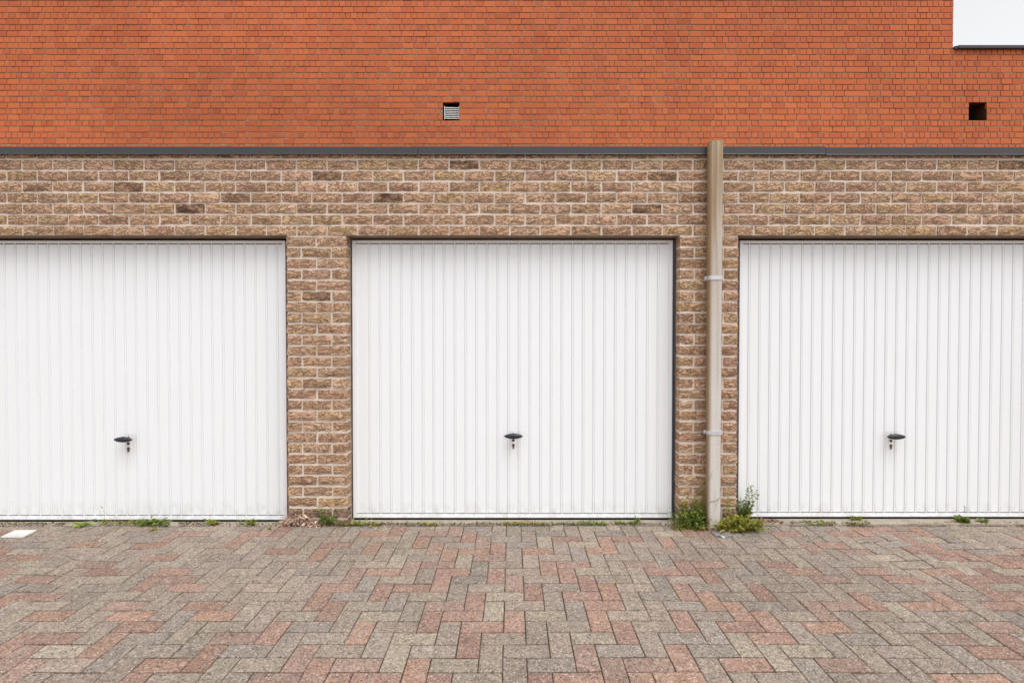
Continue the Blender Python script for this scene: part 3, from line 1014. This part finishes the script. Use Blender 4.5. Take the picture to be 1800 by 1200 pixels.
for k, (py, py2) in enumerate(((484.6, 491.6), (757.5, 764.0))):
    z1, z0 = at(1257, py, PY1 - PD).z, at(1257, py2, PY1 - PD).z
    mb = MB()
    prism(mb, rounded(pw / 2 + 0.0035, PD / 2 + 0.0035, 0.023), z0, z1, 0.0, False)
    mb.build('bracket', M['galv'], dp)
    mb = MB()
    for s in (-1, 1):
        x0, x1 = sorted((s * (pw / 2 + 0.002), s * (pw / 2 + 0.017)))
        mb.box(x0, x1, 0.006, 0.014, z0 + 0.001, z1 - 0.001)
        mb.tube([(s * (pw / 2 + 0.010), -0.004, (z0 + z1) / 2), (s * (pw / 2 + 0.010), 0.066, (z0 + z1) / 2)], 0.0045, 0.0045, 6)
    mb.tube([(-pw / 2 + 0.004, -PD / 2 - 0.0055, (z0 + z1) / 2 - 0.001), (-pw / 2 + 0.004, -PD / 2 + 0.01, (z0 + z1) / 2 - 0.001)], 0.004, 0.004, 8)
    mb.build('bracket_lug', M['galv'], dp)

# ------------------------------------------------------------------ weeds
GREENS = [(0.17, 0.25, 0.05, 1), (0.22, 0.30, 0.06, 1), (0.14, 0.20, 0.045, 1), (0.27, 0.32, 0.07, 1)]
YELLOWS = [(0.48, 0.43, 0.07, 1), (0.38, 0.39, 0.07, 1), (0.56, 0.42, 0.09, 1), (0.32, 0.35, 0.06, 1)]
FRESH = [(0.28, 0.38, 0.07, 1), (0.23, 0.33, 0.06, 1), (0.34, 0.42, 0.08, 1)]
rw = random.Random(17)

def leaf(mb, p, d, up, L, W, tint, curl=0.25):
    """pointed leaf: folded on its midrib and bent, four quads' worth of faces"""
    d = d.normalized()
    s = d.cross(up)
    if s.length < 1e-3: s = d.cross(Vector((1, 0, 0)))
    s.normalize()
    n = s.cross(d).normalized()
    a = p
    b = p + d * L * 0.45 - n * L * curl * 0.1
    c = p + d * L - n * L * curl * 0.55
    e = n * W * 0.22
    v = [a, b, c, p + d * L * 0.38 + s * W / 2 + e, p + d * L * 0.38 - s * W / 2 + e, p + d * L * 0.75 + s * W * 0.32 + e - n * L * curl * 0.25, p + d * L * 0.75 - s * W * 0.32 + e - n * L * curl * 0.25]
    mb.add(v, [(0, 3, 1), (1, 3, 5), (1, 5, 2), (0, 1, 4), (4, 1, 6), (6, 1, 2)], tint)

def rdir(zmin=-0.2, zmax=1.0):
    a = rw.uniform(0, math.tau)
    return Vector((math.cos(a), math.sin(a), rw.uniform(zmin, zmax))).normalized()

def sprig(stems, leaves, base, tip, nl, L, W, pal, sag=0.15, r=0.0012):
    base, tip = Vector(base), Vector(tip)
    side = (tip - base).cross(Vector((0, 1, 0.2))) * rw.uniform(-sag, sag)
    pts = [base.lerp(tip, t) + side * math.sin(t * math.pi) for t in (0, 0.25, 0.5, 0.75, 1.0)]
    stems.tube(pts, r, r * 0.4, 3, None, False)
    for k in range(nl):
        t = rw.uniform(0.12, 1.0)
        q = t * 4
        i = min(3, int(q))
        p = pts[i].lerp(pts[i + 1], q - i)
        d = (rdir(-0.3, 0.8) + (tip - base).normalized() * 0.5)
        c = rw.choice(pal)
        kk = rw.uniform(0.7, 1.25)
        leaf(leaves, p, d, Vector((0, 0, 1)), L * rw.uniform(0.75, 1.5), W * rw.uniform(0.95, 1.6), tuple(a * kk for a in c[:3]) + (1,))

def weed(name, label, px, py, sprigs, group='weeds at the foot of the garages', cat='weed', Y=None):
    """sprigs: list of (dx, dz, dy, leaves, L, W, palette, base spread); metres from the foot"""
    g = on_ground(px, py) if Y is None else Vector((at(px, py, Y).x, Y, 0))
    root = tag(empty(name, (g.x, g.y, 0)), label, cat, group)
    st, lv = MB(), MB()
    for (dx_, dz_, dy_, n, L, W, pal, sp) in sprigs:
        b = Vector((rw.uniform(-sp, sp), rw.uniform(-sp, sp) * 0.4, -0.004))
        sprig(st, lv, b, b + Vector((dx_ * 1.12, dy_, dz_ * 1.18)), int(n * 1.3), L, W, pal)
    st.build('stem', M['stem'], root)
    lv.build('foliage', M['leaf'], root)
    return root

# rosette with single lobed leaves
g = on_ground(143, 923)
rosette = tag(empty('dandelion_weed', (g.x, g.y, 0.0)), 'bright green dandelion rosette in front of the left door', 'weed', 'weeds at the foot of the garages')
for k in range(13):
    a = k * math.tau / 13 + rw.uniform(-0.2, 0.2)
    L = rw.uniform(0.055, 0.10)
    el = rw.uniform(0.25, 0.95)
    d = Vector((math.cos(a), math.sin(a) * 0.5 - 0.05, 0)).normalized()
    mb = MB()
    nseg = 7
    s = Vector((-d.y, d.x, 0))
    tin = tuple(c * rw.uniform(0.85, 1.15) for c in rw.choice(FRESH)[:3]) + (1,)
    v, f = [], []
    for i in range(nseg + 1):
        t = i / nseg
        c = d * (L * t * math.cos(el * (1 - 0.4 * t))) + Vector((0, 0, L * (math.sin(el) * t - 0.55 * t * t)))
        wdt = (0.004 + 0.0135 * math.sin(t * math.pi * 0.85) * (1.0 if i % 2 else 0.55)) * (1 if i < nseg else 0.1)
        v += [c - s * wdt + Vector((0, 0, 0.003)), c, c + s * wdt + Vector((0, 0, 0.003))]
    for i in range(nseg):
        o = i * 3
        f += [(o, o + 1, o + 4, o + 3), (o + 1, o + 2, o + 5, o + 4)]
    mb.add(v, f, tin, False)
    mb.build('leaf', M['leaf'], rosette)

U = rw.uniform
def bunch(n, wx, h0, h1, nl, L, W, pal, sp, dy=-0.03):
    return [(U(-wx, wx), U(h0, h1), U(dy, 0.02), nl, L, W, pal, sp) for _ in range(n)]

weed('stalk_weed', 'thin wispy stalk weed just right of the dandelion rosette', 179, 921, [(0.005, 0.115, 0, 6, 0.014, 0.006, YELLOWS, 0.002)] + bunch(7, 0.03, 0.015, 0.04, 6, 0.015, 0.009, FRESH + YELLOWS, 0.02))
weed('creeping_weed', 'flat spreading green weed with broad leaves under the left door', 274, 922, bunch(26, 0.085, 0.012, 0.04, 6, 0.026, 0.014, FRESH + GREENS, 0.09))
weed('yellow_weed', 'small yellowish weed beside a scrap of blue litter', 374, 922, bunch(16, 0.035, 0.012, 0.035, 7, 0.015, 0.010, YELLOWS + FRESH, 0.035))
weed('small_weed', 'small green and rusty weed under the right end of the left door', 440, 922, bunch(14, 0.05, 0.012, 0.035, 6, 0.018, 0.010, FRESH + [(0.3, 0.14, 0.07, 1)], 0.05))
weed('sprout', 'tiny sprout in a paver joint below the spreading weed', 269, 931, bunch(7, 0.02, 0.006, 0.016, 5, 0.011, 0.007, YELLOWS + [(0.25, 0.13, 0.06, 1)], 0.018))
weed('sprout', 'tiny green sprout in a paver joint left of the dry leaf pile', 475, 930, bunch(5, 0.010, 0.008, 0.03, 5, 0.010, 0.006, GREENS, 0.008))
weed('bushy_weed', 'bushy green weed with a spindly yellow tip at the left pillar', 577, 922,
     bunch(34, 0.065, 0.03, 0.115, 13, 0.017, 0.010, GREENS + FRESH, 0.05) + [(0.085, 0.18, 0.0, 18, 0.013, 0.007, YELLOWS, 0.006), (-0.06, 0.12, -0.01, 12, 0.014, 0.007, YELLOWS + FRESH, 0.008), (0.07, 0.14, -0.01, 12, 0.014, 0.007, YELLOWS + FRESH, 0.008)])
weed('trailing_weed', 'low trailing weed at the left end of the middle door sill', 640, 923, bunch(22, 0.06, 0.008, 0.05, 6, 0.014, 0.009, FRESH + YELLOWS, 0.10))
weed('upright_weed', 'small upright weed before the right end of the middle door', 1117, 921, [(0.0, 0.055, 0, 10, 0.016, 0.007, FRESH, 0.003)] + bunch(12, 0.03, 0.01, 0.04, 6, 0.015, 0.009, FRESH + GREENS, 0.02))
weed('low_weed', 'low green clump on the middle door sill left of the upright weed', 1092, 921, bunch(18, 0.05, 0.008, 0.022, 6, 0.012, 0.009, GREENS + FRESH, 0.05))
# left of the pipe
weed('shrubby_weed', 'dense dark green weed left of the downpipe foot', 1219, 925,
     bunch(95, 0.12, 0.02, 0.12, 15, 0.017, 0.011, GREENS + GREENS + FRESH, 0.085, -0.08) + bunch(26, 0.06, 0.12, 0.20, 14, 0.015, 0.010, GREENS + FRESH + YELLOWS, 0.06, -0.03) + [(0.075, 0.29, 0.0, 26, 0.013, 0.010, YELLOWS + FRESH, 0.01), (0.06, 0.26, -0.01, 24, 0.013, 0.010, FRESH + GREENS, 0.015), (0.085, 0.24, -0.01, 20, 0.014, 0.010, FRESH + YELLOWS, 0.01), (-0.075, 0.16, 0.0, 6, 0.014, 0.010, YELLOWS, 0.01)], cat='weed')
weed('ground_cover_weed', 'yellow green sprawling weed right of the downpipe foot', 1294, 930,
     bunch(120, 0.11, 0.015, 0.095, 13, 0.016, 0.010, YELLOWS + YELLOWS + FRESH, 0.10, -0.10) + [(-0.02, 0.30, 0.03, 44, 0.011, 0.007, YELLOWS, 0.01), (-0.015, 0.24, 0.04, 30, 0.011, 0.007, YELLOWS, 0.01), (-0.03, 0.2, 0.03, 26, 0.012, 0.008, YELLOWS + FRESH, 0.02), (-0.05, 0.14, 0.03, 14, 0.013, 0.009, YELLOWS, 0.02)])
weed('tall_weed', 'tall slender green weed over the left corner of the right door', 1304, 921,
     bunch(38, 0.055, 0.06, 0.18, 13, 0.020, 0.011, GREENS, 0.028) + [(0.05, 0.25, 0.0, 30, 0.021, 0.009, GREENS, 0.006), (0.11, 0.19, -0.01, 14, 0.021, 0.010, GREENS, 0.006), (0.03, 0.23, 0.0, 20, 0.02, 0.011, GREENS, 0.008), (0.09, 0.24, 0.0, 12, 0.019, 0.008, GREENS, 0.006), (0.14, 0.04, -0.02, 10, 0.014, 0.008, GREENS, 0.01)])
weed('mat_weed', 'flat mat of green weed under the right door, left one', 1432, 920, bunch(26, 0.05, 0.005, 0.022, 6, 0.012, 0.008, GREENS + YELLOWS, 0.10))
weed('clump_weed', 'small round weed clump against the bottom of the right door', 1507, 915, bunch(26, 0.045, 0.01, 0.035, 8, 0.013, 0.009, GREENS + YELLOWS, 0.035))
weed('clump_weed', 'flat green clump below the round clump at the right door', 1499, 921, bunch(14, 0.04, 0.005, 0.016, 6, 0.011, 0.008, GREENS + YELLOWS, 0.04))
weed('seedling_weed', 'green weed with one thin tall stalk before the right door', 1694, 920, [(0.01, 0.115, 0, 10, 0.014, 0.007, FRESH, 0.004)] + bunch(30, 0.04, 0.015, 0.06, 8, 0.017, 0.011, FRESH + GREENS, 0.025))
weed('seedling_weed', 'small rusty green weed right of the thin stalked weed', 1726, 919, bunch(16, 0.03, 0.01, 0.035, 7, 0.013, 0.009, GREENS + [(0.3, 0.14, 0.07, 1)], 0.03))

def blades(name, label, px, py, n, h, sp, pal):
    g = on_ground(px, py)
    mb = MB()
    for _ in range(n):
        b = Vector((U(-sp, sp), U(-sp, sp) * 0.3, -0.003))
        leaf(mb, b, Vector((U(-0.7, 0.7), U(-0.5, 0.1), 1)), Vector((0, 1, 0)), h * U(0.5, 1.2), 0.004, tuple(c * U(0.8, 1.2) for c in rw.choice(pal)[:3]) + (1,), U(0.3, 1.2))
    root = tag(empty(name, (g.x, g.y, 0)), label, 'grass', None)
    mb.build('blade_tuft', M['leaf'], root)
DRY = [(0.5, 0.4, 0.2, 1), (0.42, 0.36, 0.16, 1), (0.34, 0.36, 0.10, 1)]
blades('grass_tuft', 'wispy dry grass in front of the shrubby weed left of the downpipe', 1196, 929, 34, 0.09, 0.05, DRY + FRESH)
blades('grass_tuft', 'wispy yellow grass on the right edge of the sprawling weed', 1322, 932, 44, 0.10, 0.05, DRY + YELLOWS)
blades('grass_tuft', 'thin grass blades right of the bushy weed at the left pillar', 601, 924, 24, 0.07, 0.04, DRY + FRESH)
blades('grass_tuft', 'thin dry grass blades between the dandelion and the spreading weed', 222, 922, 26, 0.05, 0.07, DRY + FRESH)
blades('grass_tuft', 'thin grass blades just left of the spreading weed', 243, 922, 16, 0.055, 0.03, FRESH)

# moss and tiny creepers along the wall foot and in joints
ms = MB()
def moss_patch(px0, px1, py, n, pal, h=0.012, spread=0.012):
    for _ in range(n):
        g = on_ground(U(px0, px1), py + U(-1.2, 1.5))
        p = Vector((g.x, g.y + U(-spread, spread), U(0.0, h * 1.5 + 0.004)))
        c = rw.choice(pal); k = U(0.6, 1.2)
        leaf(ms, p, rdir(-0.1, 0.9), Vector((0, 0, 1)), U(0.009, 0.019), U(0.006, 0.012), tuple(a * k for a in c[:3]) + (1,))
BR = [(0.20, 0.12, 0.05, 1), (0.12, 0.08, 0.035, 1), (0.28, 0.2, 0.06, 1)]
OL = [(0.16, 0.15, 0.04, 1), (0.22, 0.2, 0.05, 1), (0.1, 0.1, 0.03, 1)]
moss_patch(0, 120, 922, 260, OL + BR, 0.006)
moss_patch(185, 250, 921, 220, BR + YELLOWS, 0.012)
moss_patch(315, 350, 922, 90, BR, 0.008)
moss_patch(345, 500, 922, 170, OL + BR, 0.005)
moss_patch(560, 670, 923, 260, OL + BR, 0.010)
moss_patch(670, 900, 922, 420, OL + BR, 0.006)
moss_patch(740, 770, 922, 70, YELLOWS, 0.008)
moss_patch(885, 955, 922, 330, YELLOWS + BR, 0.010)
moss_patch(955, 1015, 922, 160, OL, 0.007)
moss_patch(1015, 1062, 922, 260, FRESH + OL, 0.012)
moss_patch(1060, 1190, 922, 160, OL + BR, 0.005)
moss_patch(1180, 1330, 930, 500, BR + YELLOWS, 0.010, 0.03)
moss_patch(1390, 1470, 921, 260, GREENS + BR, 0.010)
moss_patch(1480, 1530, 922, 120, OL, 0.008)
moss_patch(1580, 1700, 921, 120, YELLOWS + OL, 0.004)
moss_patch(1660, 1800, 921, 160, BR + OL, 0.005)
def joint_moss(px0, py0, px1, py1, n, pal):
    for k in range(n):
        t = k / n
        g = on_ground(px0 + (px1 - px0) * t + U(-1, 1), py0 + (py1 - py0) * t + U(-0.5, 0.5))
        c = rw.choice(pal); kk = U(0.7, 1.2)
        leaf(ms, Vector((g.x, g.y, bump_h(g.x, g.y) + U(-0.004, 0.002))), rdir(0, 0.5), Vector((0, 0, 1)), U(0.006, 0.010), U(0.004, 0.007), tuple(a * kk for a in c[:3]) + (1,))
for a in ((1693, 945, 1722, 946), (1640, 935, 1700, 936), (1670, 944, 1694, 945)):
    joint_moss(*a, 60, YELLOWS)
for a in ((1025, 945, 1029, 962), (1044, 1000, 1052, 1022), (1080, 1012, 1086, 1026), (725, 943, 722, 962), (747, 946, 742, 964), (858, 944, 858, 972), (773, 950, 768, 968), (712, 962, 708, 980)):
    joint_moss(*a, 26, OL + YELLOWS)
tag(ms.build('moss', M['moss']), 'moss and tiny creepers along the wall foot', kind='stuff')

# crumbly soil swept against the wall foot
so = MB()
xq = -4.05
while xq < 4.2:
    stp = U(0.02, 0.05)
    in_door = any(a < xq < b for a, b in OPEN)
    dens = 0.5 + 0.9 * mnoise.noise(Vector((xq * 1.7, 0, 6)))
    for _ in range(int(max(0, dens) * 9)):
        x, y = xq + U(0, stp), U(-0.028, -0.002) * (0.4 + dens)
        q, sx = U(0.002, 0.0065), U(0.7, 1.4)
        zz = bump_h(x, y)
        n_ = 5
        ring = [(x + q * sx * math.cos(k * math.tau / n_ + xq), y + q * math.sin(k * math.tau / n_ + xq), zz - 0.003) for k in range(n_)]
        kk = U(0.6, 1.3)
        so.add(ring + [(x, y, zz + q * 0.8)], [(k, (k + 1) % n_, n_) for k in range(n_)], tuple(c * kk for c in rw.choice([(0.14, 0.10, 0.065), (0.2, 0.15, 0.1), (0.1, 0.075, 0.05)])) + (1,))
    xq += stp
tag(so.build('soil', M['moss']), 'crumbs of soil and grit along the wall foot', kind='stuff')

# dry leaf pile, leaf litter
def litter(name, label, px0, px1, py, n, pal, h, size, sp):
    mb = MB()
    for _ in range(n):
        t = U(-1, 1)
        g = on_ground((px0 + px1) / 2 + t * (px1 - px0) / 2, py)
        hh_ = h * (1 - t * t) ** 0.6
        p = Vector((g.x, g.y + U(-sp, sp), U(0.0, hh_)))
        c = rw.choice(pal); k = U(0.6, 1.15)
        leaf(mb, p, rdir(-0.6, 0.9), rdir(-0.5, 1), size * U(0.6, 1.3), size * U(0.35, 0.6), tuple(a * k for a in c[:3]) + (1,), U(0.2, 1.3))
    return tag(mb.build(name, M['dry']), label, kind='stuff')
litter('dry_leaves', 'heap of pale dry leaves at the foot of the left pillar', 496, 562, 923, 300, [(0.78, 0.60, 0.46, 1), (0.82, 0.68, 0.55, 1), (0.66, 0.46, 0.34, 1), (0.5, 0.3, 0.22, 1)], 0.075, 0.032, 0.024)
litter('leaf_litter', 'reddish leaf litter under the left end of the right door', 1314, 1380, 920, 240, [(0.35, 0.16, 0.1, 1), (0.26, 0.14, 0.09, 1), (0.42, 0.25, 0.16, 1)], 0.03, 0.02, 0.03)

# yellow curled leaves under the pipe
litter('fallen_leaves', 'curled yellow leaves around the downpipe foot', 1224, 1290, 931, 60, [(0.62, 0.42, 0.12, 1), (0.55, 0.3, 0.14, 1), (0.6, 0.5, 0.2, 1)], 0.03, 0.026, 0.012)

# ------------------------------------------------------------------ loose things
c = [on_ground(*p) for p in ((1, 946), (40, 946), (65, 933.6), (26, 933.6))]
cen = sum(c, Vector()) / 4
mb = MB()
zt_ = bump_h(cen.x, cen.y) + 0.012
o = [(p.x - cen.x, p.y - cen.y) for p in c]
m = 4
mb.add([(x, y, 0) for x, y in o] + [(x, y, 0.009) for x, y in o], [(0, 1, 5, 4), (1, 2, 6, 5), (2, 3, 7, 6), (3, 0, 4, 7), (4, 5, 6, 7), (3, 2, 1, 0)])
t = mb.build('loose_tile', M['tile'], None, 0.0015)
t.location = (cen.x, cen.y, bump_h(cen.x, cen.y) + 0.002)
tag(t, 'loose white tile lying on the pavers before the left door', 'tile')

def scrap(name, label, px, py, L, W, tints, cat):
    g = on_ground(px, py)
    mb = MB()
    n = 6
    for i in range(n):
        x0, x1 = -L / 2 + L * i / n, -L / 2 + L * (i + 1) / n
        h0, h1 = 0.004 + 0.006 * math.sin(i * 1.3), 0.004 + 0.006 * math.sin((i + 1) * 1.3)
        w0, w1 = W / 2 * (0.5 + 0.5 * math.sin(math.pi * (i + 0.4) / (n + 0.8))), W / 2 * (0.5 + 0.5 * math.sin(math.pi * (i + 1.4) / (n + 0.8)))
        for q, (s0, s1) in enumerate(((-1, 0), (0, 1))):
            mb.add([(x0, s0 * w0, h0 + (0 if s0 else 0.004)), (x1, s0 * w1, h1 + (0 if s0 else 0.004)), (x1, s1 * w1, h1 + (0 if s1 else 0.004)), (x0, s1 * w0, h0 + (0 if s1 else 0.004))], [(0, 1, 2, 3)], tints[(i // 2 + q) % len(tints)])
    o = mb.build(name, M['scrap'])
    s = o.modifiers.new('thick', 'SOLIDIFY'); s.thickness = 0.001
    o.location = (g.x, g.y, bump_h(g.x, g.y) + 0.001)
    o.rotation_euler = (0, 0, -0.12)
    return tag(o, label, cat)
scrap('plastic_wrapper', 'crumpled blue and cream wrapper on the pavers near the downpipe', 1270, 942.5, 0.075, 0.045, [lin(110, 138, 165), lin(225, 205, 180), lin(120, 145, 170)], 'wrapper')
scrap('litter_scrap', 'tiny blue scrap of litter beside the yellowish weed', 355, 920, 0.028, 0.02, [lin(50, 110, 170), lin(190, 205, 215)], 'litter')

# dry tendrils clinging to the pipe, dry stems on the roof edge
yv = PY1 - PD - 0.003
mb = MB()
def vine(pts, r):
    mb.tube([Vector((at(a, b, yv).x, yv + U(-0.002, 0.0), at(a, b, yv).z)) for a, b in pts], r, r * 0.5, 4, None, False)
o_ = [(1246, 883), (1251, 880), (1257, 880.5), (1261, 877), (1264, 876.5), (1265, 873)]
vine(o_, 0.0022)
vine([(1254, 879), (1257, 884), (1256, 902)], 0.0011)
vine([(1262, 877), (1259, 890), (1261, 895)], 0.0010)
vine([(1267, 855), (1266, 862), (1268, 858)], 0.0013)
vine([(1245, 842), (1249, 839), (1251, 832), (1251.5, 829)], 0.0013)
vine([(1257, 862), (1256.5, 870), (1257, 878)], 0.0008)
tag(mb.build('dry_tendril', M['twig']), 'dry brown tendrils clinging to the lower downpipe', 'tendril')
mb = MB()
for k in range(9):
    p = at(1618 + U(-6, 6), 259.6, -0.015)
    q = at(1618 + U(-12, 12), 255.5 + U(0, 3.5), -0.015)
    mid = (p + q) / 2 + Vector((0, 0, 0.008))
    mb.tube([p, mid, q], 0.0016, 0.001, 4, None, False)
tag(mb.build('straw_wisp', M['twig']), 'wisp of pale dry straw on the roof edge above the right door', 'straw')
